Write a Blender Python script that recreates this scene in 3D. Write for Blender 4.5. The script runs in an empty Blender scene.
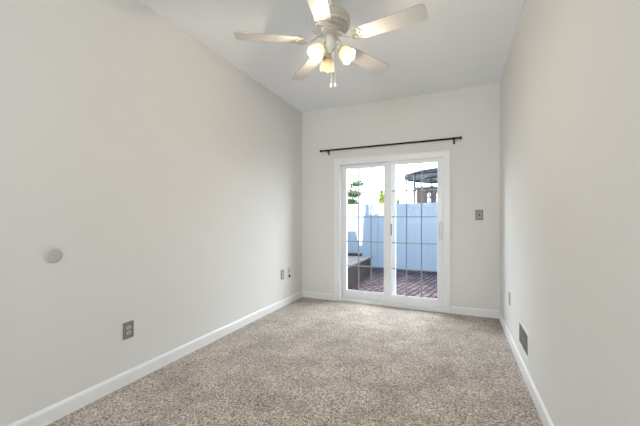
import bpy, bmesh, math, random
from mathutils import Vector, Matrix
random.seed(7)
C = bpy.context.scene.collection
sc = bpy.context.scene
PI = math.pi
R = math.radians

# ------------------------------------------------------------------ camera
cam_d = bpy.data.cameras.new('camera')
cam_d.sensor_width = 36.0
cam_d.lens = 313.6 / 640.0 * 36.0
cam_d.shift_y = 6.5 / 640.0
cam_d.clip_start = 0.02
cam = bpy.data.objects.new('camera', cam_d)
cam.location = (0, 0, 1.21)
cam.rotation_euler = (R(90), 0, R(23.6))
C.objects.link(cam)
sc.camera = cam

# ------------------------------------------------------------------ world / sun / room fill / exposure
sc.view_settings.view_transform = 'Standard'
sc.view_settings.look = 'None'
sc.view_settings.gamma = 1.0
sc.view_settings.use_curve_mapping = False
sc.view_settings.exposure = 1.12

SKY_STRENGTH = 0.80
wd = bpy.data.worlds.new('sky')
sc.world = wd
wd.use_nodes = True
wn, wl = wd.node_tree.nodes, wd.node_tree.links
for n in list(wn):
    wn.remove(n)
wo = wn.new('ShaderNodeOutputWorld')
wb = wn.new('ShaderNodeBackground')
tc = wn.new('ShaderNodeTexCoord')
sep = wn.new('ShaderNodeSeparateXYZ')
ramp = wn.new('ShaderNodeValToRGB')
ramp.color_ramp.elements[0].position = 0.0
ramp.color_ramp.elements[0].color = (0.7, 0.85, 1.0, 1)
ramp.color_ramp.elements[1].position = 0.75
ramp.color_ramp.elements[1].color = (0.24, 0.63, 1.17, 1)
wl.new(tc.outputs['Generated'], sep.inputs[0])
wl.new(sep.outputs['Z'], ramp.inputs[0])
# white sky beyond the fence boosted to light the room, blue behind the house
side = wn.new('ShaderNodeMapRange'); side.interpolation_type = 'SMOOTHSTEP'
side.inputs['From Min'].default_value = 0.15
side.inputs['From Max'].default_value = 0.5
wl.new(sep.outputs['Y'], side.inputs['Value'])
smix = wn.new('ShaderNodeMix'); smix.data_type = 'RGBA'
smix.inputs[7].default_value = (6.5, 6.85, 7.4, 1)
wl.new(side.outputs[0], smix.inputs[0])
wl.new(ramp.outputs[0], smix.inputs[6])
wl.new(smix.outputs[2], wb.inputs[0])
wb.inputs[1].default_value = SKY_STRENGTH
wl.new(wb.outputs[0], wo.inputs[0])

SUN_DIR = Vector((0.15, 1.0, -0.75))          # travels from behind the house, over its roof, to the back fence
sd = bpy.data.lights.new('sun', 'SUN')
sd.energy = 5.0
sd.color = (1.0, 0.96, 0.9)
sd.angle = R(0.5)
sun = bpy.data.objects.new('sun', sd)
sun.rotation_euler = SUN_DIR.to_track_quat('-Z', 'Y').to_euler()
sun.location = (-1, -4, 8)
C.objects.link(sun)

# unseen fill lamp added outside the opening behind the camera to brighten the room
ad = bpy.data.lights.new('room_fill', 'AREA')
ad.shape = 'RECTANGLE'
ad.size, ad.size_y = 1.9, 1.5
ad.energy = 74
ad.color = (0.93, 0.975, 1.0)
al = bpy.data.objects.new('room_fill', ad)
al.location = (-0.87, -3.85, 1.45)
al.rotation_euler = Vector((0, 1, 1.6)).to_track_quat('-Z', 'Z').to_euler()
C.objects.link(al)

BULB_W = 3.1

# ------------------------------------------------------------------ materials
def mat(name, col, rough=0.6, metal=0.0, bump=None, spec=0.5, var=None, coat=0):
    m = bpy.data.materials.new(name)
    m.use_nodes = True
    n, l = m.node_tree.nodes, m.node_tree.links
    b = n['Principled BSDF']
    b.inputs['Base Color'].default_value = (*col, 1)
    b.inputs['Roughness'].default_value = rough
    b.inputs['Metallic'].default_value = metal
    b.inputs['Specular IOR Level'].default_value = spec
    b.inputs['Coat Weight'].default_value = coat
    t = n.new('ShaderNodeTexCoord')
    if var:                                   # (scale, amount): gentle mottling of the colour
        no = n.new('ShaderNodeTexNoise')
        no.inputs['Scale'].default_value = var[0]
        no.inputs['Detail'].default_value = 4
        l.new(t.outputs['Object'], no.inputs['Vector'])
        mx = n.new('ShaderNodeMix'); mx.data_type = 'RGBA'
        mx.inputs[6].default_value = (*[c * (1 - var[1]) for c in col], 1)
        mx.inputs[7].default_value = (*[min(1, c * (1 + var[1])) for c in col], 1)
        l.new(no.outputs['Fac'], mx.inputs[0])
        l.new(mx.outputs[2], b.inputs['Base Color'])
    if bump:                                  # (scale, strength)
        no = n.new('ShaderNodeTexNoise')
        no.inputs['Scale'].default_value = bump[0]
        no.inputs['Detail'].default_value = 3
        l.new(t.outputs['Object'], no.inputs['Vector'])
        bp = n.new('ShaderNodeBump')
        bp.inputs['Strength'].default_value = bump[1]
        bp.inputs['Distance'].default_value = 0.002
        l.new(no.outputs['Fac'], bp.inputs['Height'])
        l.new(bp.outputs[0], b.inputs['Normal'])
    return m

M = {}
M['wall'] = mat('wall_paint', (0.77, 0.757, 0.730), 0.75, bump=(220, 0.08), spec=0.3, var=(1.3, 0.012))
M['ceiling'] = mat('ceiling_paint', (0.93, 0.95, 0.97), 0.9, bump=(260, 0.08), spec=0.2)
M['trim'] = mat('white_trim_paint', (0.86, 0.86, 0.86), 0.35, var=(3, 0.01))
M['vinyl'] = mat('white_vinyl', (0.85, 0.86, 0.87), 0.3, var=(3, 0.01))
M['black'] = mat('black_metal', (0.012, 0.011, 0.011), 0.4, 0.3, var=(20, 0.2))
M['steel'] = mat('brushed_steel', (0.33, 0.32, 0.30), 0.38, 0.7, var=(60, 0.12))
M['nickel'] = mat('aged_nickel', (0.30, 0.27, 0.24), 0.45, 0.45, var=(40, 0.15))
M['dark'] = mat('dark_slot', (0.03, 0.03, 0.03), 0.7, var=(30, 0.1))
M['greyplate'] = mat('grey_plate', (0.34, 0.34, 0.34), 0.5, var=(30, 0.08))
M['ivory'] = mat('ivory_plastic', (0.62, 0.60, 0.53), 0.4, var=(30, 0.05))
M['palegrey'] = mat('pale_grey_plastic', (0.55, 0.55, 0.54), 0.5, var=(20, 0.04))
M['enamel'] = mat('cream_enamel', (0.88, 0.84, 0.76), 0.3, var=(12, 0.03))
M['band'] = mat('beige_motor_band', (0.60, 0.55, 0.46), 0.35, 0.1, var=(12, 0.05))
M['blade'] = mat('white_blade_finish', (0.64, 0.63, 0.60), 0.4, var=(9, 0.02))
M['edge'] = mat('blade_edge', (0.42, 0.40, 0.36), 0.5, var=(30, 0.05))
M['brass'] = mat('brass', (0.65, 0.36, 0.16), 0.3, 0.8, var=(30, 0.1))
M['grid'] = mat('backlit_grid_bars', (0.30, 0.32, 0.345), 0.4, var=(8, 0.03))  # pale bars; their backlit darkness is put into this grey
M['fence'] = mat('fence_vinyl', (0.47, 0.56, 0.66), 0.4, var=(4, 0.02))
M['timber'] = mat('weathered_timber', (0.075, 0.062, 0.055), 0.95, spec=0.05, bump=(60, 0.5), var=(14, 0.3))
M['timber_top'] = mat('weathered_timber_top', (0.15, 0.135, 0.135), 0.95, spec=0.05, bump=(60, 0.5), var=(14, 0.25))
M['soil'] = mat('soil', (0.06, 0.045, 0.035), 0.95, bump=(80, 0.8), var=(40, 0.4))
M['canopy'] = mat('slate_canopy', (0.40, 0.43, 0.52), 0.7, var=(6, 0.06))
M['iron'] = mat('dark_iron', (0.05, 0.055, 0.07), 0.5, 0.4, var=(20, 0.15))
M['lattice'] = mat('grey_ironwork', (0.10, 0.11, 0.13), 0.6, var=(20, 0.1))
M['leaf'] = mat('tree_leaf', (0.06, 0.12, 0.03), 0.6, var=(9, 0.4))
M['leaf_y'] = mat('yellow_green_leaf', (0.30, 0.36, 0.05), 0.6, var=(9, 0.35))
M['bark'] = mat('bark', (0.12, 0.09, 0.07), 0.9, bump=(50, 0.7), var=(20, 0.3))
M['siding'] = mat('white_siding', (0.86, 0.86, 0.85), 0.5, var=(4, 0.02))
M['shingle'] = mat('pale_shingle', (0.62, 0.62, 0.62), 0.9, var=(16, 0.15))
M['brown'] = mat('brown_brick', (0.06, 0.042, 0.038), 0.85, bump=(30, 0.5), var=(9, 0.3))
M['darkglass'] = mat('dark_window_glass', (0.03, 0.035, 0.04), 0.08, var=(6, 0.1))
M['paleglass'] = mat('sky_tinted_window_glass', (0.78, 0.79, 0.80), 0.1, var=(6, 0.03))  # sky reflection put into the pane colour
M['grass'] = mat('gravel', (0.12, 0.12, 0.115), 0.9, bump=(60, 0.8), var=(12, 0.4))
M['outer'] = mat('house_siding', (0.15, 0.135, 0.12), 0.7, var=(6, 0.05))

# thin clear glass: mostly transparent, a little gloss by Fresnel
def glass_mat():
    m = bpy.data.materials.new('clear_glass'); m.use_nodes = True
    n, l = m.node_tree.nodes, m.node_tree.links
    n.remove(n['Principled BSDF'])
    tr = n.new('ShaderNodeBsdfTransparent'); tr.inputs[0].default_value = (0.96, 0.98, 0.98, 1)
    gl = n.new('ShaderNodeBsdfGlossy'); gl.inputs['Roughness'].default_value = 0.02
    fr = n.new('ShaderNodeFresnel'); fr.inputs[0].default_value = 1.08
    mx = n.new('ShaderNodeMixShader')
    l.new(fr.outputs[0], mx.inputs[0]); l.new(tr.outputs[0], mx.inputs[1]); l.new(gl.outputs[0], mx.inputs[2])
    l.new(mx.outputs[0], n['Material Output'].inputs[0])
    return m
M['glass'] = glass_mat()

# frosted lamp glass that lets the bulb shine through
def frosted():
    m = bpy.data.materials.new('frosted_shade_glass'); m.use_nodes = True
    n, l = m.node_tree.nodes, m.node_tree.links
    n.remove(n['Principled BSDF'])
    t = n.new('ShaderNodeTexCoord'); no = n.new('ShaderNodeTexNoise'); no.inputs['Scale'].default_value = 25
    l.new(t.outputs['Object'], no.inputs['Vector'])
    r = n.new('ShaderNodeValToRGB')
    r.color_ramp.elements[0].color = (0.52, 0.48, 0.41, 1); r.color_ramp.elements[1].color = (0.60, 0.56, 0.49, 1)
    l.new(no.outputs['Fac'], r.inputs[0])
    tr = n.new('ShaderNodeBsdfTranslucent'); df = n.new('ShaderNodeBsdfDiffuse')
    l.new(r.outputs[0], tr.inputs[0]); l.new(r.outputs[0], df.inputs[0])
    mx = n.new('ShaderNodeMixShader'); mx.inputs[0].default_value = 0.6
    l.new(tr.outputs[0], mx.inputs[1]); l.new(df.outputs[0], mx.inputs[2])
    l.new(mx.outputs[0], n['Material Output'].inputs[0])
    return m
M['frosted'] = frosted()

def bulb_mat():
    m = bpy.data.materials.new('lit_bulb'); m.use_nodes = True
    b = m.node_tree.nodes['Principled BSDF']
    b.inputs['Base Color'].default_value = (1, 0.9, 0.75, 1)
    b.inputs['Emission Color'].default_value = (1, 0.86, 0.66, 1)
    b.inputs['Emission Strength'].default_value = 0.8
    return m
M['bulb'] = bulb_mat()

def carpet_mat():
    m = bpy.data.materials.new('flecked_carpet'); m.use_nodes = True
    n, l = m.node_tree.nodes, m.node_tree.links
    b = n['Principled BSDF']; b.inputs['Roughness'].default_value = 1.0
    b.inputs['Specular IOR Level'].default_value = 0.1
    b.inputs['Sheen Weight'].default_value = 0.35
    b.inputs['Sheen Roughness'].default_value = 0.5
    t = n.new('ShaderNodeTexCoord')
    def noise(scale, detail, rough=0.6):
        x = n.new('ShaderNodeTexNoise'); x.inputs['Scale'].default_value = scale
        x.inputs['Detail'].default_value = detail; x.inputs['Roughness'].default_value = rough
        l.new(t.outputs['Object'], x.inputs['Vector']); return x
    wob = noise(60, 2)
    vo = n.new('ShaderNodeTexVoronoi'); vo.inputs['Scale'].default_value = 150; vo.inputs['Randomness'].default_value = 1
    l.new(t.outputs['Object'], vo.inputs['Vector'])
    sx = n.new('ShaderNodeSeparateColor'); l.new(vo.outputs['Color'], sx.inputs[0])
    av = n.new('ShaderNodeMath'); av.operation = 'MULTIPLY_ADD'                  # random tuft value, slightly clumped
    av.inputs[1].default_value = 0.75; l.new(sx.outputs[0], av.inputs[0])
    sub = n.new('ShaderNodeMath'); sub.operation = 'MULTIPLY_ADD'; sub.inputs[1].default_value = 0.9; sub.inputs[2].default_value = -0.33
    l.new(wob.outputs['Fac'], sub.inputs[0]); l.new(sub.outputs[0], av.inputs[2])
    r = n.new('ShaderNodeValToRGB'); e = r.color_ramp.elements
    e[0].position = 0.05; e[0].color = (0.075, 0.055, 0.040, 1)
    e[1].position = 0.95; e[1].color = (0.76, 0.68, 0.60, 1)
    k = r.color_ramp.elements.new(0.45); k.color = (0.365, 0.300, 0.246, 1)
    l.new(av.outputs[0], r.inputs[0])
    pt = noise(3.2, 9, 0.74)                            # brushed pile: bump, with its nap shading put into the colour too
    r2 = n.new('ShaderNodeValToRGB'); e2 = r2.color_ramp.elements
    e2[0].position = 0.36; e2[0].color = (0.74, 0.72, 0.70, 1)
    e2[1].position = 0.66; e2[1].color = (1.28, 1.28, 1.28, 1)
    l.new(pt.outputs['Fac'], r2.inputs[0])
    mx = n.new('ShaderNodeMix'); mx.data_type = 'RGBA'; mx.blend_type = 'MULTIPLY'; mx.inputs[0].default_value = 1
    l.new(r.outputs[0], mx.inputs[6]); l.new(r2.outputs[0], mx.inputs[7])
    l.new(mx.outputs[2], b.inputs['Base Color'])
    ad_ = n.new('ShaderNodeMath'); ad_.operation = 'ADD'
    l.new(av.outputs[0], ad_.inputs[0]); l.new(pt.outputs['Fac'], ad_.inputs[1])
    bp = n.new('ShaderNodeBump'); bp.inputs['Strength'].default_value = 0.6; bp.inputs['Distance'].default_value = 0.008
    l.new(ad_.outputs[0], bp.inputs['Height']); l.new(bp.outputs[0], b.inputs['Normal'])
    return m
M['carpet'] = carpet_mat()

def paver_mat():
    m = bpy.data.materials.new('brick_pavers'); m.use_nodes = True
    n, l = m.node_tree.nodes, m.node_tree.links
    b = n['Principled BSDF']; b.inputs['Roughness'].default_value = 0.95; b.inputs['Specular IOR Level'].default_value = 0.05
    t = n.new('ShaderNodeTexCoord'); mp = n.new('ShaderNodeMapping')
    mp.inputs['Rotation'].default_value = (0, 0, R(101))
    l.new(t.outputs['Object'], mp.inputs['Vector'])
    br = n.new('ShaderNodeTexBrick')
    br.inputs['Color1'].default_value = (0.20, 0.142, 0.148, 1)
    br.inputs['Color2'].default_value = (0.095, 0.066, 0.07, 1)
    br.inputs['Mortar'].default_value = (0.018, 0.015, 0.016, 1)
    br.inputs['Scale'].default_value = 1.0
    br.inputs['Mortar Size'].default_value = 0.013
    br.inputs['Brick Width'].default_value = 0.24
    br.inputs['Row Height'].default_value = 0.12
    l.new(mp.outputs[0], br.inputs['Vector'])
    no = n.new('ShaderNodeTexNoise'); no.inputs['Scale'].default_value = 9; no.inputs['Detail'].default_value = 5
    l.new(t.outputs['Object'], no.inputs['Vector'])
    r = n.new('ShaderNodeValToRGB')
    r.color_ramp.elements[0].color = (0.75, 0.75, 0.75, 1); r.color_ramp.elements[1].color = (1.25, 1.2, 1.2, 1)
    l.new(no.outputs['Fac'], r.inputs[0])
    mx = n.new('ShaderNodeMix'); mx.data_type = 'RGBA'; mx.blend_type = 'MULTIPLY'; mx.inputs[0].default_value = 1
    l.new(br.outputs['Color'], mx.inputs[6]); l.new(r.outputs[0], mx.inputs[7])
    l.new(mx.outputs[2], b.inputs['Base Color'])
    bp = n.new('ShaderNodeBump'); bp.inputs['Strength'].default_value = 0.6; bp.inputs['Distance'].default_value = 0.01
    bp.invert = True
    l.new(br.outputs['Fac'], bp.inputs['Height']); l.new(bp.outputs[0], b.inputs['Normal'])
    return m
M['pavers'] = paver_mat()

# ------------------------------------------------------------------ mesh helpers
class MB:
    """collects shapes into one mesh"""
    def __init__(s): s.bm = bmesh.new()
    def _tag(s, n0, mi, smooth):
        s.bm.faces.ensure_lookup_table()
        for f in s.bm.faces[n0:]:
            f.material_index = mi; f.smooth = smooth
    def poly(s, pts, mi=0):
        n0 = len(s.bm.faces)
        s.bm.faces.new([s.bm.verts.new(p) for p in pts]); s._tag(n0, mi, False); return s
    def box(s, a, b, bevel=0.0, mi=0, rot=None, seg=2):
        n0 = len(s.bm.faces)
        c = [(a[i] + b[i]) / 2 for i in range(3)]; d = [abs(b[i] - a[i]) for i in range(3)]
        mtx = Matrix.Translation(c)
        if rot is not None: mtx = mtx @ rot
        g = bmesh.ops.create_cube(s.bm, size=1, matrix=mtx @ Matrix.Diagonal((*d, 1)))
        if bevel:
            es = {e for v in g['verts'] for e in v.link_edges}
            bmesh.ops.bevel(s.bm, geom=list(es), offset=bevel, segments=seg, affect='EDGES', profile=0.6)
        s._tag(n0, mi, False); return s
    def prism(s, pts, vec, mi=0, smooth=False):
        """closed outline (list of 3D points) pushed along vec"""
        n0 = len(s.bm.faces); v = Vector(vec)
        A = [s.bm.verts.new(p) for p in pts]; B = [s.bm.verts.new(Vector(p) + v) for p in pts]
        k = len(pts)
        fs = [s.bm.faces.new(A[::-1]), s.bm.faces.new(B)]
        for i in range(k): fs.append(s.bm.faces.new((A[i], A[(i + 1) % k], B[(i + 1) % k], B[i])))
        bmesh.ops.recalc_face_normals(s.bm, faces=fs)
        s._tag(n0, mi, smooth); return s
    def tube(s, pts, r, seg=12, mi=0, caps=True):
        """round bar along points; r is a number or one per point"""
        n0 = len(s.bm.faces); P = [Vector(p) for p in pts]
        rs = r if isinstance(r, (list, tuple)) else [r] * len(P)
        rings = []; up = None
        for i, p in enumerate(P):
            d = (P[min(i + 1, len(P) - 1)] - P[max(i - 1, 0)]).normalized()
            if up is None:
                up = Vector((0, 0, 1)) if abs(d.z) < 0.9 else Vector((1, 0, 0))
            u = d.cross(up).normalized(); w = u.cross(d).normalized(); up = w
            rings.append([s.bm.verts.new(p + (u * math.cos(2 * PI * k / seg) + w * math.sin(2 * PI * k / seg)) * rs[i]) for k in range(seg)])
        fs = []
        for a, b in zip(rings, rings[1:]):
            for k in range(seg): fs.append(s.bm.faces.new((a[k], a[(k + 1) % seg], b[(k + 1) % seg], b[k])))
        if caps: fs += [s.bm.faces.new(rings[0][::-1]), s.bm.faces.new(rings[-1])]
        bmesh.ops.recalc_face_normals(s.bm, faces=fs)
        s._tag(n0, mi, True)
        return s
    def lathe(s, prof, seg=32, mtx=None, mi=0, wave=None, smooth=True, closed=False):
        """profile of (radius, height) spun round the local z axis"""
        n0 = len(s.bm.faces); mtx = mtx or Matrix(); rings = []
        for i, (r, z) in enumerate(prof):
            ring = []
            for k in range(seg):
                a = 2 * PI * k / seg; rr, zz = r, z
                if wave: rr, zz = wave(i / (len(prof) - 1), a, r, z)
                ring.append(s.bm.verts.new(mtx @ Vector((max(rr, 1e-5) * math.cos(a), max(rr, 1e-5) * math.sin(a), zz))))
            rings.append(ring)
        fs = []
        prs = list(zip(rings, rings[1:]))
        if closed: prs.append((rings[-1], rings[0]))
        for a, b in prs:
            for k in range(seg): fs.append(s.bm.faces.new((a[k], a[(k + 1) % seg], b[(k + 1) % seg], b[k])))
        s._tag(n0, mi, smooth); return s
    def build(s, name, mats, parent=None, kind=None, weld=True, loc=None):
        if weld: bmesh.ops.remove_doubles(s.bm, verts=s.bm.verts, dist=2e-5)
        me = bpy.data.meshes.new(name); s.bm.to_mesh(me); s.bm.free()
        for m in (mats if isinstance(mats, (list, tuple)) else [mats]): me.materials.append(m)
        o = bpy.data.objects.new(name, me); C.objects.link(o)
        if parent: o.parent = parent
        if loc: o.location = loc
        if kind: o['kind'] = kind
        return o

def tag(o, label, cat, group=None):
    o['label'] = label; o['category'] = cat
    if group: o['group'] = group
    return o
def thing(name, label, cat, loc=(0, 0, 0), rotz=0, group=None):
    o = bpy.data.objects.new(name, None); o.empty_display_size = 0.05
    C.objects.link(o); o.location = loc; o.rotation_euler = (0, 0, rotz)
    return tag(o, label, cat, group)
def dup(root, loc, rotz, label):
    r = root.copy(); C.objects.link(r); r.location = loc; r.rotation_euler = (0, 0, rotz); r['label'] = label
    for ch in list(root.children):
        c = ch.copy(); C.objects.link(c); c.parent = r
        for g in ch.children:
            d = g.copy(); C.objects.link(d); d.parent = c
    return r
def struct(mb, name, m, parent=None): return mb.build(name, m, parent, kind='structure')

# ------------------------------------------------------------------ the room
XL, XR, YB, YF, H, T = -2.226, 0.479, 4.39, -3.6, 2.885, 0.16
DX0, DX1, DZ1 = -1.655, -0.108, 2.08           # door opening

struct(MB().box((XL - T, YF - T, -0.12), (XR + T, YB + T, 0.0)), 'floor', M['carpet'])
struct(MB().box((XL - T, YF - T, H), (XR + T, YB + T, H + 0.12)), 'ceiling', M['ceiling'])
struct(MB().box((XL - T, YF - T, 0.0), (XL, YB + T, H)), 'wall_left', M['wall'])
struct(MB().box((XR, YF - T, 0.0), (XR + T, YB + T, H)), 'wall_right', M['wall'])
w = MB()
w.box((XL, YB, 0), (DX0, YB + T, H)).box((DX1, YB, 0), (XR, YB + T, H)).box((DX0, YB, DZ1), (DX1, YB + T, H))
struct(w, 'wall_back', M['wall'])
WX0, WX1, WZ0, WZ1 = -1.85, 0.1, 0.7, 2.2      # unseen window added behind the camera for the fill lamp
w = MB()
w.box((XL, YF - T, 0), (WX0, YF, H)).box((WX1, YF - T, 0), (XR, YF, H))
w.box((WX0, YF - T, 0), (WX1, YF, WZ0)).box((WX0, YF - T, WZ1), (WX1, YF, H))
struct(w, 'wall_front', M['wall'])
w = MB()
for a, b in (((WX0, WZ0), (WX0 + .05, WZ1)), ((WX1 - .05, WZ0), (WX1, WZ1)), ((WX0 + .05, WZ0), (WX1 - .05, WZ0 + .05)), ((WX0 + .05, WZ1 - .05), (WX1 - .05, WZ1))):
    w.box((a[0], YF - .10, a[1]), (b[0], YF - .04, b[1]), .004)
w.box((-.9, YF - .10, WZ0 + .05), (-.85, YF - .04, WZ1 - .05), .004)
win = struct(w, 'window_added', M['vinyl'])
MB().box((WX0 + .05, YF - .072, WZ0 + .05), (-.9, YF - .068, WZ1 - .05)).build('pane', M['glass'], win)
MB().box((-.85, YF - .072, WZ0 + .05), (WX1 - .05, YF - .068, WZ1 - .05)).build('pane', M['glass'], win)

# baseboards with an eased top edge
def baseboard(name, p0, p1, inward):
    d = Vector(p1) - Vector(p0); n = Vector(inward)
    prof = [(0, 0), (.014, 0), (.014, .078), (.011, .088), (.006, .094), (.004, .098), (0, .098)]
    pts = [Vector(p0) + n * a + Vector((0, 0, z)) for a, z in prof]
    return struct(MB().prism(pts, d), name, M['trim'])
baseboard('baseboard_left', (XL, YF, 0), (XL, YB, 0), (1, 0, 0))
baseboard('baseboard_right', (XR, YF, 0), (XR, YB, 0), (-1, 0, 0))
baseboard('baseboard_back', (XL + .014, YB, 0), (DX0 - .03, YB, 0), (0, -1, 0))
baseboard('baseboard_back', (DX1 + .03, YB, 0), (XR - .014, YB, 0), (0, -1, 0))
baseboard('baseboard_front', (XL + .014, YF, 0), (XR - .014, YF, 0), (0, 1, 0))

# ------------------------------------------------------------------ sliding glass door
fr = MB()
y0, y1 = YB - .014, YB + .14
fr.box((DX0, y0, 0.0), (DX0 + .07, y1, DZ1), .004).box((DX1 - .055, y0, 0.0), (DX1, y1, DZ1), .004)
fr.box((DX0 + .07, y0, DZ1 - .06), (DX1 - .055, y1, DZ1), .004)
# slim outer casing against the wall
fr.box((DX0 - .028, YB - .02, 0.0), (DX0 + .004, YB - .0005, DZ1 + .028), .004)
fr.box((DX1 - .004, YB - .02, 0.0), (DX1 + .028, YB - .0005, DZ1 + .028), .004)
fr.box((DX0 + .004, YB - .02, DZ1 - .004), (DX1 - .004, YB - .0005, DZ1 + .028), .004)
# sill with its two tracks
fr.box((DX0 + .07, y0, 0.0), (DX1 - .055, y1 + .04, .035), .003)
fr.box((DX0 + .07, YB + .022, .035), (DX1 - .055, YB + .030, .052)).box((DX0 + .07, YB + .082, .035), (DX1 - .055, YB + .090, .052))
fr.box((DX0 + .07, YB + .058, .035), (DX1 - .055, YB + .062, .052))
door = struct(fr, 'door_1', M['vinyl'])

def sash(name, xa, xb, yc, ga, gb, t=.019, gy=-.006, za=.055, zb=DZ1 - .062, gz0=.165, gz1=1.968):
    """one panel: stiles, rails, grid of bars, glass; ga..gb, gz0..gz1 is the glass"""
    p = MB()
    p.box((xa, yc - t, za), (ga, yc + t, zb), .004).box((gb, yc - t, za), (xb, yc + t, zb), .004)
    p.prism([(ga, yc - t, za), (ga, yc + t, za), (ga, yc + t, gz0 - .028), (ga, yc + gy + .003, gz0), (ga, yc + gy - .003, gz0), (ga, yc - t, gz0 - (t + gy) * 2)], (gb - ga, 0, 0))
    p.box((ga, yc - t, gz1), (gb, yc + t, zb), .003)
    o = p.build(name, M['vinyl'], door)
    MB().box((ga - .004, yc + gy - .003, gz0 - .004), (gb + .004, yc + gy + .003, gz1 + .004)).build('glass', M['glass'], o)
    yc += gy
    g = MB()
    for i in (1, 2):
        x = ga + (gb - ga) * i / 3; g.box((x - .008, yc - .010, gz0), (x + .008, yc - .0035, gz1), .0015)
    for i in range(1, 5):
        z = gz0 + (gz1 - gz0) * i / 5; g.box((ga, yc - .0095, z - .0075), (gb, yc - .004, z + .0075), .0015)
    g.build('grid_bars', M['grid'], o)
    return o
sash('fixed_panel', DX0 + .071, -.79, YB + .086, -1.512, -.955, t=.028, gy=-.012)
slid = sash('sliding_panel', -.925, DX1 - .056, YB + .026, -.832, -.238)
# D-shaped pull handle on the right stile and a dark latch on the meeting stile
hy = YB + .026 - .019
hd = MB()
hd.box((-.213, hy - .006, .93), (-.183, hy - .0003, 1.19), .0025)
hd.tube([(-.198 + .022 * math.cos(k * PI / 12), hy - .022 - .014 * math.cos(k * PI / 12), 1.06 + .118 * math.sin(k * PI / 12)) for k in range(25)], .0075, 8, caps=False)
for z in (.955, 1.165): hd.tube([(-.198, hy - .002, z), (-.198, hy - .024, z + (.012 if z < 1 else -.012))], .008, 8)
h = hd.build('handle', M['vinyl'], slid)
lt = MB().box((-.845, hy - .008, .99), (-.8325, hy - .0003, 1.15), .002).build('latch', M['black'], slid)
lt['label'] = 'dark metal latch strip'

# ------------------------------------------------------------------ curtain rod over the door
rod = thing('curtain_rod', 'thin black curtain rod mounted above the sliding glass door', 'curtain rod', (-.91, YB, 2.234))
RY = -.085
MB().tube([(-.94, RY, 0), (.935, RY, 0)], .0122, 16).build('rod', M['black'], rod)
for s in (-1, 1):
    x = -.945 if s < 0 else .94
    mt = Matrix.Translation((x, RY, 0)) @ Matrix.Rotation(s * PI / 2, 4, 'Y')
    MB().lathe([(0, -.012), (.012, -.012), (.0125, 0), (.017, .002), (.0175, .02), (.014, .026), (0, .028)], 20, mt).build('finial', M['black'], rod)
    xb = -.86 if s < 0 else .875
    b = MB()
    b.box((xb - .012, -.004, -.055), (xb + .012, -.0003, .03), .001)
    b.tube([(xb, -.003, -.02), (xb, RY + .01, -.022), (xb, RY, -.016)], .005, 10)
    b.lathe([(.0124, -.008), (.0165, -.008), (.0165, .008), (.0124, .008)], 20, Matrix.Translation((xb, RY, 0)) @ Matrix.Rotation(PI / 2, 4, 'Y'), closed=True)
    b.tube([(xb, RY, -.012), (xb, RY, -.035)], .004, 8)
    b.build('bracket', M['black'], rod)

# ------------------------------------------------------------------ ceiling fan
FX, FY, ZB = -.845, 2.118, 2.50
fan = thing('ceiling_fan', 'cream five-blade ceiling fan with three lit frosted tulip lamps', 'ceiling fan', (FX, FY, H))
def fz(z): return z - H
MB().lathe([(0, 0), (.072, 0), (.072, -.012), (.062, -.035), (.035, -.055), (.018, -.058), (0, -.058)], 32).build('ceiling_canopy', M['enamel'], fan)
MB().tube([(0, 0, -.05), (0, 0, fz(2.70))], .0125, 16).build('downrod', M['enamel'], fan)
# motor housing: domed top, beige band, pierced skirt
MB().lathe([(.0, fz(2.715)), (.03, fz(2.715)), (.05, fz(2.705)), (.10, fz(2.69)), (.135, fz(2.675)), (.143, fz(2.662)), (.143, fz(2.618)), (.138, fz(2.612)), (.13, fz(2.612))], 48).build('motor_housing', M['band'], fan)
sk = MB()
# pierced skirt: rings and slanted bars over a dark backing
sk.lathe([(.1405, fz(2.613)), (.1405, fz(2.604)), (.132, fz(2.604)), (.132, fz(2.613))], 48, closed=True)
sk.lathe([(.078, fz(2.584)), (.078, fz(2.574)), (.066, fz(2.574)), (.066, fz(2.584))], 48, closed=True)
sk.lathe([(.110, fz(2.596)), (.108, fz(2.588)), (.103, fz(2.590)), (.105, fz(2.598))], 48, closed=True)
for k in range(44):
    a = 2 * PI * k / 44; b2 = a + .12
    sk.tube([(.134 * math.cos(a), .134 * math.sin(a), fz(2.606)), (.106 * math.cos((a + b2) / 2), .106 * math.sin((a + b2) / 2), fz(2.593)), (.075 * math.cos(b2), .075 * math.sin(b2), fz(2.579))], .0053, 6)
sk.build('pierced_skirt', M['enamel'], fan)
MB().lathe([(0, fz(2.60)), (.128, fz(2.612)), (.128, fz(2.616)), (0, fz(2.606))], 40).build('skirt_backing', M['edge'], fan)
MB().lathe([(0, fz(2.59)), (.066, fz(2.585)), (.07, fz(2.56)), (.058, fz(2.548)), (0, fz(2.548))], 40).build('flywheel', M['enamel'], fan)

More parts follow.
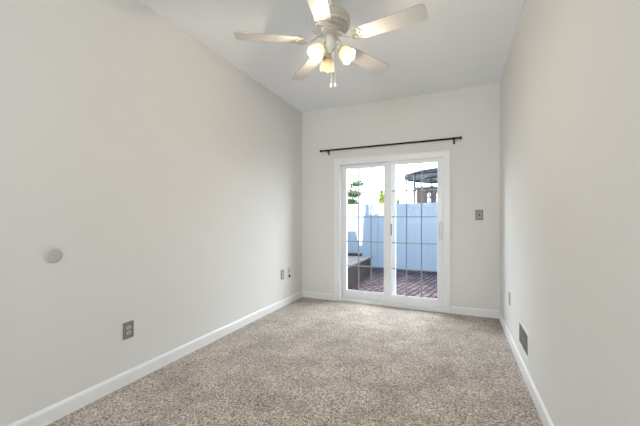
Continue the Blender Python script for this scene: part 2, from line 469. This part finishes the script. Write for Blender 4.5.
BL0, BL1 = .205, .677
def blade_outline():
    pts = []
    w0, w1, rc = .056, .070, .035
    pts += [(BL0, -w0 + .012), (BL0 + .012, -w0)]
    for i in range(7):
        a = -PI / 2 + i * PI / 12; pts.append((BL1 - rc + rc * math.cos(a), -w1 + rc + rc * math.sin(a)))
    for i in range(7):
        a = i * PI / 12; pts.append((BL1 - rc + rc * math.cos(a), w1 - rc + rc * math.sin(a)))
    pts += [(BL0 + .012, w0), (BL0, w0 - .012)]
    return pts
def make_blade(ang):
    Rz = Matrix.Rotation(ang, 4, 'Z')
    pit = Rz @ Matrix.Translation((0, 0, fz(ZB))) @ Matrix.Rotation(R(-11), 4, 'X')
    # blade iron: curved arm plus a pierced leaf-shaped plate below the blade
    ir = MB()
    arm = [(.050, 0, fz(2.552)), (.085, 0, fz(2.540)), (.115, 0, fz(2.512)), (.150, 0, fz(2.492)), (.185, 0, fz(2.4905))]
    for dy in (-.009, .009): ir.tube([Rz @ Vector((x, dy * (1 + 2.2 * max(0, (x - .1)) / .1), z)) for x, y, z in arm], .0062, 8)
    def loop(cx, cy, rx, ry, r=.0048):
        ir.tube([pit @ Vector((cx + rx * math.cos(t * PI / 8), cy + ry * math.sin(t * PI / 8), -.0078)) for t in range(17)], r, 6, caps=False)
    loop(.205, 0, .030, .020); loop(.212, .036, .024, .018); loop(.212, -.036, .024, .018); loop(.236, .016, .014, .014); loop(.236, -.016, .014, .014)
    ir.tube([pit @ Vector((.175, -.03, -.0078)), pit @ Vector((.19, 0, -.0078)), pit @ Vector((.175, .03, -.0078))], .005, 6)
    for sx, sy in ((.225, 0), (.222, .034), (.222, -.034)):
        ir.lathe([(0, -.015), (.005, -.014), (.006, -.011), (.006, -.004)], 10, pit @ Matrix.Translation((sx, sy, 0)))
    i_o = ir.build('blade_iron', M['enamel'], fan)
    bl = MB(); o = blade_outline()
    bl.prism([pit @ Vector((x, y, -.003)) for x, y in o], (pit.to_3x3() @ Vector((0, 0, .006))))
    bl.bm.faces.ensure_lookup_table()
    for f in bl.bm.faces[2:]: f.material_index = 1
    b_o = bl.build('blade', [M['blade'], M['edge']], fan)
for k in range(5): make_blade(R(-6 + 72 * k))

# light kit: switch cup, three curved arms with holder, shade, bulb
MB().lathe([(0, fz(2.55)), (.030, fz(2.55)), (.034, fz(2.53)), (.040, fz(2.515)), (.046, fz(2.49)), (.045, fz(2.465)), (.036, fz(2.447)), (.02, fz(2.437)), (.012, fz(2.425)), (0, fz(2.42))], 32).build('switch_cup', M['enamel'], fan)
for az in (100 + 23.6, 220 + 23.6, 340 + 23.6):
    a = R(az); out = Vector((math.cos(a), math.sin(a), 0))
    axis = (out * .66 + Vector((0, 0, -.75))).normalized()
    neck = out * .066 + Vector((0, 0, fz(2.452)))
    q = Vector((0, 0, 1)).rotation_difference(axis).to_matrix().to_4x4()
    mt = Matrix.Translation(neck) @ q
    MB().tube([out * .040 + Vector((0, 0, fz(2.485))), out * .062 + Vector((0, 0, fz(2.487))), out * .074 + Vector((0, 0, fz(2.472))), neck + axis * .004], .009, 12).build('lamp_arm', M['enamel'], fan)
    ho = MB().lathe([(0, -.006), (.014, -.006), (.021, .002), (.024, .018), (.0235, .030), (0, .030)], 24, mt).build('lamp_holder', M['enamel'], fan)
    MB().lathe([(.0245, .022), (.0275, .022), (.0275, .027), (.0245, .027)], 24, mt, closed=True).build('collar', M['brass'], ho)
    def flute(t, ang, r, z):
        return r * (1 + .04 * max(0, t - .35) * math.cos(6 * ang)), z + .005 * max(0, t - .6) / .4 * math.cos(6 * ang)
    prof = [(.024, .020), (.026, .028), (.036, .040), (.046, .056), (.051, .074), (.052, .090), (.053, .104), (.058, .118)]
    so = MB().lathe(prof, 48, mt, wave=flute).build('lamp_shade', M['frosted'], fan)
    so.modifiers.new('thickness', 'SOLIDIFY').thickness = .0025
    bu = MB().lathe([(0, .030), (.012, .030), (.013, .042), (.020, .058), (.0245, .074), (.022, .088), (.013, .098), (0, .101)], 20, mt).build('bulb', M['bulb'], so)
    pl = bpy.data.lights.new('bulb_light', 'POINT')
    pl.energy = BULB_W; pl.color = (1.0, 0.83, 0.62); pl.shadow_soft_size = .012
    po = bpy.data.objects.new('bulb_light', pl); C.objects.link(po)
    po.parent = fan; po.location = neck + axis * .136
# two pull chains with bell weights
cr, sr = math.cos(R(23.6)), math.sin(R(23.6))
for dx, z1 in ((.006, 2.172), (.036, 2.178)):
    px, py = dx * cr, dx * sr
    ch = MB()
    n = 60; z0 = 2.445 if dx > .02 else 2.425
    ch.tube([(px, py, fz(z0)), (px, py, fz(z1 + .02))], .0011, 6)
    for i in range(n):
        z = z0 + (z1 + .02 - z0) * i / (n - 1)
        bmesh.ops.create_icosphere(ch.bm, subdivisions=1, radius=.0021, matrix=Matrix.Translation((px, py, fz(z))))
    c_o = ch.build('pull_chain', M['steel'], fan, weld=False)
    MB().lathe([(0, .030), (.0035, .028), (.005, .018), (.0085, .006), (.0085, 0), (0, -.002)], 16, Matrix.Translation((px, py, fz(z1 - .005)))).build('pull_weight', M['ivory'], c_o)

# ------------------------------------------------------------------ wall plates
def wall_frame(loc, rotz, name, label, cat, group=None):
    return thing(name, label, cat, loc, rotz, group)   # local: x along wall, -y out into the room, z up
def plate_bm(wd_, ht, d=.006):
    return MB().box((-wd_ / 2, -d, -ht / 2), (wd_ / 2, 0, ht / 2), .002)
def outlet(t, pm, sm, wd_=.072, ht=.117):
    plate_bm(wd_, ht).build('cover_plate', pm, t)
    for s in (-1, 1):
        f = MB(); zc = s * .0195
        pts = []
        for i in range(16):
            a = 2 * PI * i / 16
            pts.append((max(-.0165, min(.0165, .0185 * math.cos(a))), -.006, zc + max(-.0135, min(.0135, .0165 * math.sin(a)))))
        f.prism(pts, (0, -.0025, 0))
        so = f.build('socket', sm, t)
        sl = MB().box((-.0075, -.0095, zc), (-.005, -.0083, zc + .009)).box((.005, -.0095, zc), (.0075, -.0083, zc + .008))
        sl.lathe([(0, 0), (.003, 0), (.003, .0012), (0, .0012)], 10, Matrix.Translation((0, -.0083, zc - .006)) @ Matrix.Rotation(PI / 2, 4, 'X'))
        sl.build('slots', M['dark'], so)
    MB().lathe([(0, 0), (.003, 0), (.003, .001), (0, .0015)], 10, Matrix.Translation((0, -.006, 0)) @ Matrix.Rotation(PI / 2, 4, 'X')).build('screw', M['steel'], t)
LROT, RROT = R(90), R(-90)     # local -y points to +x (left wall) / -x (right wall)
t = wall_frame((XL, 1.555, .395), LROT, 'wall_outlet', 'bronze-grey outlet plate with two pale sockets on the left wall nearest the viewer', 'outlet', None)
outlet(t, M['nickel'], M['ivory'], .080, .122)
t = wall_frame((XL, 3.785, .445), LROT, 'wall_outlet', 'grey outlet plate on the left wall near the corner, left one of a close pair', 'outlet', None)
outlet(t, M['greyplate'], M['palegrey'], .085, .135)
t = wall_frame((XR, 3.60, .425), RROT, 'wall_outlet', 'grey outlet plate low on the right wall beyond the floor vent', 'outlet', None)
outlet(t, M['greyplate'], M['ivory'], .072, .125)

t = wall_frame((XL, 3.968, .44), LROT, 'cable_plate', 'pale narrow cable jack plate with dark plug beside the left corner outlet', 'cable plate')
plate_bm(.062, .15).build('cover_plate', M['palegrey'], t)
MB().box((-.012, -.022, -.058), (.012, -.006, -.026), .003).build('plug', M['dark'], t)
MB().lathe([(0, 0), (.007, 0), (.007, .008), (.004, .012), (0, .012)], 14, Matrix.Translation((0, -.006, .02)) @ Matrix.Rotation(PI / 2, 4, 'X')).build('jack', M['steel'], t)

t = wall_frame((.255, YB, 1.266), 0, 'light_switch', 'brushed metal toggle switch plate on the back wall right of the glass door', 'light switch')
MB().box((-.043, -.004, -.062), (.043, 0, .062), .0015).build('back_plate', M['dark'], t)
MB().box((-.037, -.008, -.055), (.037, -.004, .055), .0015).build('cover_plate', M['greyplate'], t)
tg = MB().box((-.0055, -.010, -.012), (.0055, -.008, .012))
tg.box((-.004, -.020, -.001), (.004, -.009, .008), .001, rot=Matrix.Rotation(R(-20), 4, 'X'))
tg.build('toggle', M['dark'], t)
for s in (-1, 1):
    MB().lathe([(0, 0), (.0035, 0), (.003, .0015), (0, .002)], 10, Matrix.Translation((0, -.008, s * .034)) @ Matrix.Rotation(PI / 2, 4, 'X')).build('screw', M['dark'], t)

rc = MB().lathe([(0, .0105), (.030, .0105), (.043, .009), (.0475, .005), (.048, 0), (0, 0)], 40, Matrix.Rotation(PI / 2, 4, 'X')).build('round_cover_plate', M['palegrey'], loc=(XL, 1.086, .997))
rc.rotation_euler = (0, 0, LROT)
tag(rc, 'plain round pale grey blank cover on the left wall above the outlet', 'cover plate')

# return-air grille on the right wall
t = wall_frame((XR, 2.855, .288), RROT, 'wall_vent', 'white rectangular louvred air vent low on the right wall above the baseboard', 'vent')
VW, VH = .385, .195
f = MB()
for a, b in (((-VW / 2, -VH / 2), (VW / 2, -VH / 2 + .022)), ((-VW / 2, VH / 2 - .022), (VW / 2, VH / 2)), ((-VW / 2, -VH / 2 + .022), (-VW / 2 + .022, VH / 2 - .022)), ((VW / 2 - .022, -VH / 2 + .022), (VW / 2, VH / 2 - .022))):
    f.box((a[0], -.010, a[1]), (b[0], 0, b[1]), .002)
f.build('frame', M['trim'], t)
MB().box((-VW / 2 + .02, -.002, -VH / 2 + .02), (VW / 2 - .02, -.0003, VH / 2 - .02)).build('backing', M['dark'], t)
sl = MB(); n = 15
for i in range(n):
    x = -VW / 2 + .028 + (VW - .056) * i / (n - 1)
    sl.box((x - .0016, -.010, -VH / 2 + .02), (x + .0016, -.002, VH / 2 - .02), rot=Matrix.Rotation(R(32), 4, 'Z'))
sl.box((-.004, -.011, -VH / 2 + .02), (.004, -.003, VH / 2 - .02))
sl.build('louvres', M['greyplate'], t)

# ------------------------------------------------------------------ outside: house shell, patio, fence
GZ = -.15
struct(MB().box((-6, YB + T, GZ - .1), (3, 9.2, GZ)), 'floor_patio', M['pavers'])
struct(MB().box((-25, 9.2, GZ - .16), (25, 60, GZ - .02)), 'floor_gravel', M['grass'])
struct(MB().box((XL - T, YB + T, GZ), (XR + T, YB + T + .06, -.02)), 'trim_step', M['outer'])
# roofline of the house and its row, whose shade falls on the fence: stepped parapets and a chimney
K = 4.19; dx, dz = -SUN_DIR.x * K, -SUN_DIR.z * K
shade = [(-6.0, .92), (-2.71, .905), (-2.615, .50), (-2.52, .50), (-2.475, 1.36), (-2.425, 1.42), (-2.425, 1.66), (-2.44, 1.67), (-2.44, 1.74), (-2.32, 1.74), (-2.32, 1.67), (-2.335, 1.66), (-2.335, 1.42), (-2.25, 1.375), (-1.80, 1.35), (-1.74, 2.1), (3.0, 2.1)]
top = [(x + dx, YB + T - .16, z + dz) for x, z in shade]
ol = [(top[0][0], YB, H + .12)] + [(p[0], YB, p[2]) for p in top] + [(top[-1][0], YB, H + .12)]
struct(MB().prism(ol[::-1], (0, .16, 0)), 'wall_roofline', M['outer'])
struct(MB().box((XL - T - 4, YB, GZ), (XL - T, YB + T, H + .12)), 'wall_facade', M['outer'])
struct(MB().box((XR + T, YB, GZ), (XR + T + 4, YB + T, H + .12)), 'wall_facade', M['outer'])
# unseen roof slab added to keep the sun off the window behind
struct(MB().box((XL - 2.5, YF - T - 3.0, H), (XR + 2.5, YF - T, H + .12)), 'trim_sun_block', M['outer'])

fence = thing('privacy_fence', 'tall white vinyl privacy fence in shade across the back of the patio', 'fence', (0, 8.8, GZ))
posts = [-5.33, -3.72, -2.11, -.50, 1.11, 2.72]
FH = 1.80
for x in posts:
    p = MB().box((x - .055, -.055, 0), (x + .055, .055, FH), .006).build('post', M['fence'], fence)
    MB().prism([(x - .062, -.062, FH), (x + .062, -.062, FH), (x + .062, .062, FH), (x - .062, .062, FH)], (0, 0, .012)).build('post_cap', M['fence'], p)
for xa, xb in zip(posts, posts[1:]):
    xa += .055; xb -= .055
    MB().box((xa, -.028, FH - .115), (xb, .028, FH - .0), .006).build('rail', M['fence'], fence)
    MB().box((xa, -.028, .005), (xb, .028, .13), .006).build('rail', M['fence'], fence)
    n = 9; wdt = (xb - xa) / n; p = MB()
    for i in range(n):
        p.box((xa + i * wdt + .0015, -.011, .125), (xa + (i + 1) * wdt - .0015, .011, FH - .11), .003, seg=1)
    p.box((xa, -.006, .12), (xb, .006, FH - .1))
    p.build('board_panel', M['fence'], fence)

# timber planter box along the left of the patio
pb = thing('timber_platform', 'low weathered timber box bench on the brick patio by the fence', 'bench', (-1.90, 6.5, GZ))
bx0, bx1, by0, by1 = -1.05, 0.0, -1.6, 1.0
def planks(m, p0, p1, n, hh):
    for i in range(n):
        m.box([*p0, hh * i / n + .003], [*p1, hh * (i + 1) / n - .003], .004, seg=1)
for (p0, p1) in (((bx1 - .065, by0), (bx1 - .02, by1)), ((bx0, by0), (bx0 + .045, by1)), ((bx0 + .045, by0), (bx1 - .065, by0 + .045)), ((bx0 + .045, by1 - .045), (bx1 - .065, by1))):
    m = MB(); planks(m, p0, p1, 3, .43); m.build('side_boards', M['timber'], pb)
m = MB(); n = 7
for i in range(n):
    w_ = (bx1 + .02 - bx0) / n
    m.box((bx0 + i * w_ + .003, by0 - .02, .43), (bx0 + (i + 1) * w_ - .003, by1 + .02, .47), .004, seg=1)
m.build('top_boards', M['timber_top'], pb)
MB().box((bx0, by1 - .16, .47), (bx0 + .80, by1 + .02, .53), .006).build('back_beam', M['timber'], pb)

# ------------------------------------------------------------------ beyond the fence
# round garden pavilion
PX, PY, PR, PZ = .51, 14.7, 2.66, 3.10
pav = thing('garden_pavilion', 'round slate-grey garden pavilion with dark metal ribs rising behind the fence', 'pavilion', (PX, PY, GZ - .02))
q = PZ - GZ + .02
MB().lathe([(PR + .03, q), (PR * .66, q + .12), (PR * .33, q + .24), (.05, q + .34), (.0, q + .34), (.0, q + .31), (.05, q + .31), (PR * .33, q + .21), (PR * .66, q + .09), (PR + .03, q - .03)], 64, closed=True).build('canopy', M['canopy'], pav)
MB().lathe([(PR + .05, q + .02), (PR + .05, q - .07), (PR - .02, q - .07), (PR - .02, q + .02)], 64, closed=True).build('rim_ring', M['iron'], pav)
for k in range(12):
    a = 2 * PI * k / 12 + .12
    MB().tube([((PR - .02) * math.cos(a), (PR - .02) * math.sin(a), q - .06), (PR * .33 * math.cos(a), PR * .33 * math.sin(a), q + .17), (0, 0, q + .27)], .022, 8).build('rib', M['iron'], pav)
la = MB(); N = 36
rr = PR
la.lathe([(rr + .02, q - .19), (rr + .02, q - .22), (rr - .02, q - .22), (rr - .02, q - .19)], 64, closed=True)
la.build('lower_ring', M['lattice'], pav)
MB().lathe([(PR * .62, q - .10), (PR * .62, q - .16), (PR * .59, q - .16), (PR * .59, q - .10)], 48, closed=True).build('inner_ring', M['lattice'], pav)
for k in range(4):
    a = 2 * PI * k / 4 + R(219)
    MB().tube([(PR * math.cos(a), PR * math.sin(a), 0), (PR * math.cos(a), PR * math.sin(a), q - .05)], .045, 10).build('post', M['iron'], pav)

for k in range(4):
    a = 2 * PI * k / 4 + R(219)
    P = lambda an, z: (PR * math.cos(an), PR * math.sin(an), z)
    MB().tube([P(a, q - .85), P(a + .07, q - .62), P(a + .15, q - .42), P(a + .27, q - .22)], .022, 8).tube([P(a, q - .85), P(a - .07, q - .62), P(a - .15, q - .42), P(a - .27, q - .22)], .022, 8).build('bracket', M['lattice'], pav)
# brown brick house far behind
def win_part(parent, xa, xb, za, zb, y):
    f = MB(); d = .07
    for a, b in (((xa, za), (xa + d, zb)), ((xb - d, za), (xb, zb)), ((xa + d, za), (xb - d, za + d)), ((xa + d, zb - d), (xb - d, zb))):
        f.box((a[0], y - .06, a[1]), (b[0], y, b[1]))
    f.box(((xa + xb) / 2 - .03, y - .05, za + d), ((xa + xb) / 2 + .03, y, zb - d)).box((xa + d, y - .05, (za + zb) / 2 - .03), (xb - d, y, (za + zb) / 2 + .03))
    o = f.build('window', M['brown'], parent)
    MB().box((xa + d, y - .02, za + d), (xb - d, y, zb - d)).build('pane', M['paleglass'], o)
bh = thing('brick_house', 'dark brown brick house with windows tinted pale like reflected sky far behind the pavilion', 'house', (1.2, 24.0, GZ - .02))
MB().box((-3.93, 0, 0), (6, 6, 3.62)).build('wall', M['brown'], bh)
MB().box((-4.0, -.15, 3.62), (6.1, 6.1, 3.76), .02).build('roof', M['iron'], bh)
for x in (-3.25, -2.62, -1.99, -1.0, .5, 2.2): win_part(bh, x, x + .52, 2.55, 3.40, 0)

# sunlit white townhouse
wh = thing('white_townhouse', 'sunlit white clapboard townhouse far behind the fence on the left', 'house', (-7.9, 21.0, GZ - .02), R(18))
s = MB(); n = 26
for i in range(n):
    z = 7.2 * i / n
    s.prism([(-6, 0, z), (-6, -.03, z), (-6, 0, z + 7.2 / n)], (8.6, 0, 0))
s.box((-6, 0, 0), (2.6, 5, 7.2))
s.build('wall', M['siding'], wh)
MB().prism([(-6.3, -.3, 7.2), (-6.3, 2.5, 8.7), (-6.3, 5.3, 7.2)], (9.2, 0, 0)).build('roof', M['shingle'], wh)
MB().box((2.5, -.06, 0), (2.66, 0, 7.2)).build('corner_board', M['siding'], wh)

# plants behind the fence
def leaves(mb, c, rad, n, size, cone=False):
    for i in range(n):
        while True:
            p = Vector((random.uniform(-1, 1), random.uniform(-1, 1), random.uniform(-1, 1)))
            if p.length < 1: break
        if cone:
            hgt = random.random() ** 1.2; rr = (1 - hgt) ** .8 * math.sqrt(random.random()); an = random.uniform(0, 2 * PI)
            p = Vector((rr * math.cos(an), rr * math.sin(an), hgt * 2 - 1))
        pos = Vector(c) + Vector((p.x * rad[0], p.y * rad[1], p.z * rad[2]))
        q_ = Matrix.Rotation(random.uniform(0, 2 * PI), 3, 'Z') @ Matrix.Rotation(random.uniform(-1.2, 1.2), 3, 'X') @ Matrix.Rotation(random.uniform(-1, 1), 3, 'Y')
        sz = size * random.uniform(.7, 1.3)
        o = [(-.0, -1, 0), (.42, -.2, .12), (0, 1, 0), (-.42, -.2, .12)]
        vs = [mb.bm.verts.new(pos + q_ @ Vector(v) * sz) for v in o]
        mb.bm.faces.new((vs[0], vs[1], vs[2])); mb.bm.faces.new((vs[0], vs[2], vs[3]))
    return mb
tr = thing('young_tree', 'leafy green tree showing over the fence at the left of the door glass', 'tree', (-3.75, 10.9, GZ - .02))
b = MB()
b.tube([(0, 0, 0), (.02, 0, 1.0), (-.03, 0, 1.9), (.05, .0, 2.5), (.15, 0, 2.95)], [.05, .045, .035, .022, .01], 8)
b.tube([(-.02, 0, 1.7), (.2, .05, 2.1), (.42, .05, 2.35)], [.025, .016, .008], 8)
b.tube([(.03, 0, 2.3), (.28, 0, 2.6), (.62, 0, 2.76)], [.02, .012, .005], 8)
b.tube([(0, 0, 1.6), (-.3, .1, 2.1), (-.5, .1, 2.5)], [.025, .015, .006], 8)
b.build('trunk', M['bark'], tr)
lf = MB()
leaves(lf, (.22, 0, 1.95), (.26, .25, .20), 420, .055); leaves(lf, (.30, 0, 2.30), (.30, .25, .14), 260, .055)
leaves(lf, (.45, 0, 2.66), (.28, .2, .10), 160, .05); leaves(lf, (-.3, .1, 2.3), (.4, .3, .45), 260, .055)
leaves(lf, (.1, 0, 2.55), (.2, .2, .15), 40, .05)
lf.build('foliage', M['leaf'], tr)
for (x, y, hh, r, lab) in ((-2.30, 10.4, 2.30, .58, 'pointed yellow-green conifer just behind the fence, seen left of the middle door stile'),
                           (-2.02, 11.9, 2.12, .40, 'small yellow-green shrub top just over the fence, right of the pointed conifer')):
    s_ = thing('conifer_shrub', lab, 'shrub', (x, y, GZ - .02))
    MB().tube([(0, 0, 0), (0, 0, hh * .9)], [.03, .008], 8).build('stem', M['bark'], s_)
    leaves(MB(), (0, 0, hh / 2 + .05), (r, r, hh / 2), 2600, .05, cone=True).build('foliage', M['leaf_y'], s_)
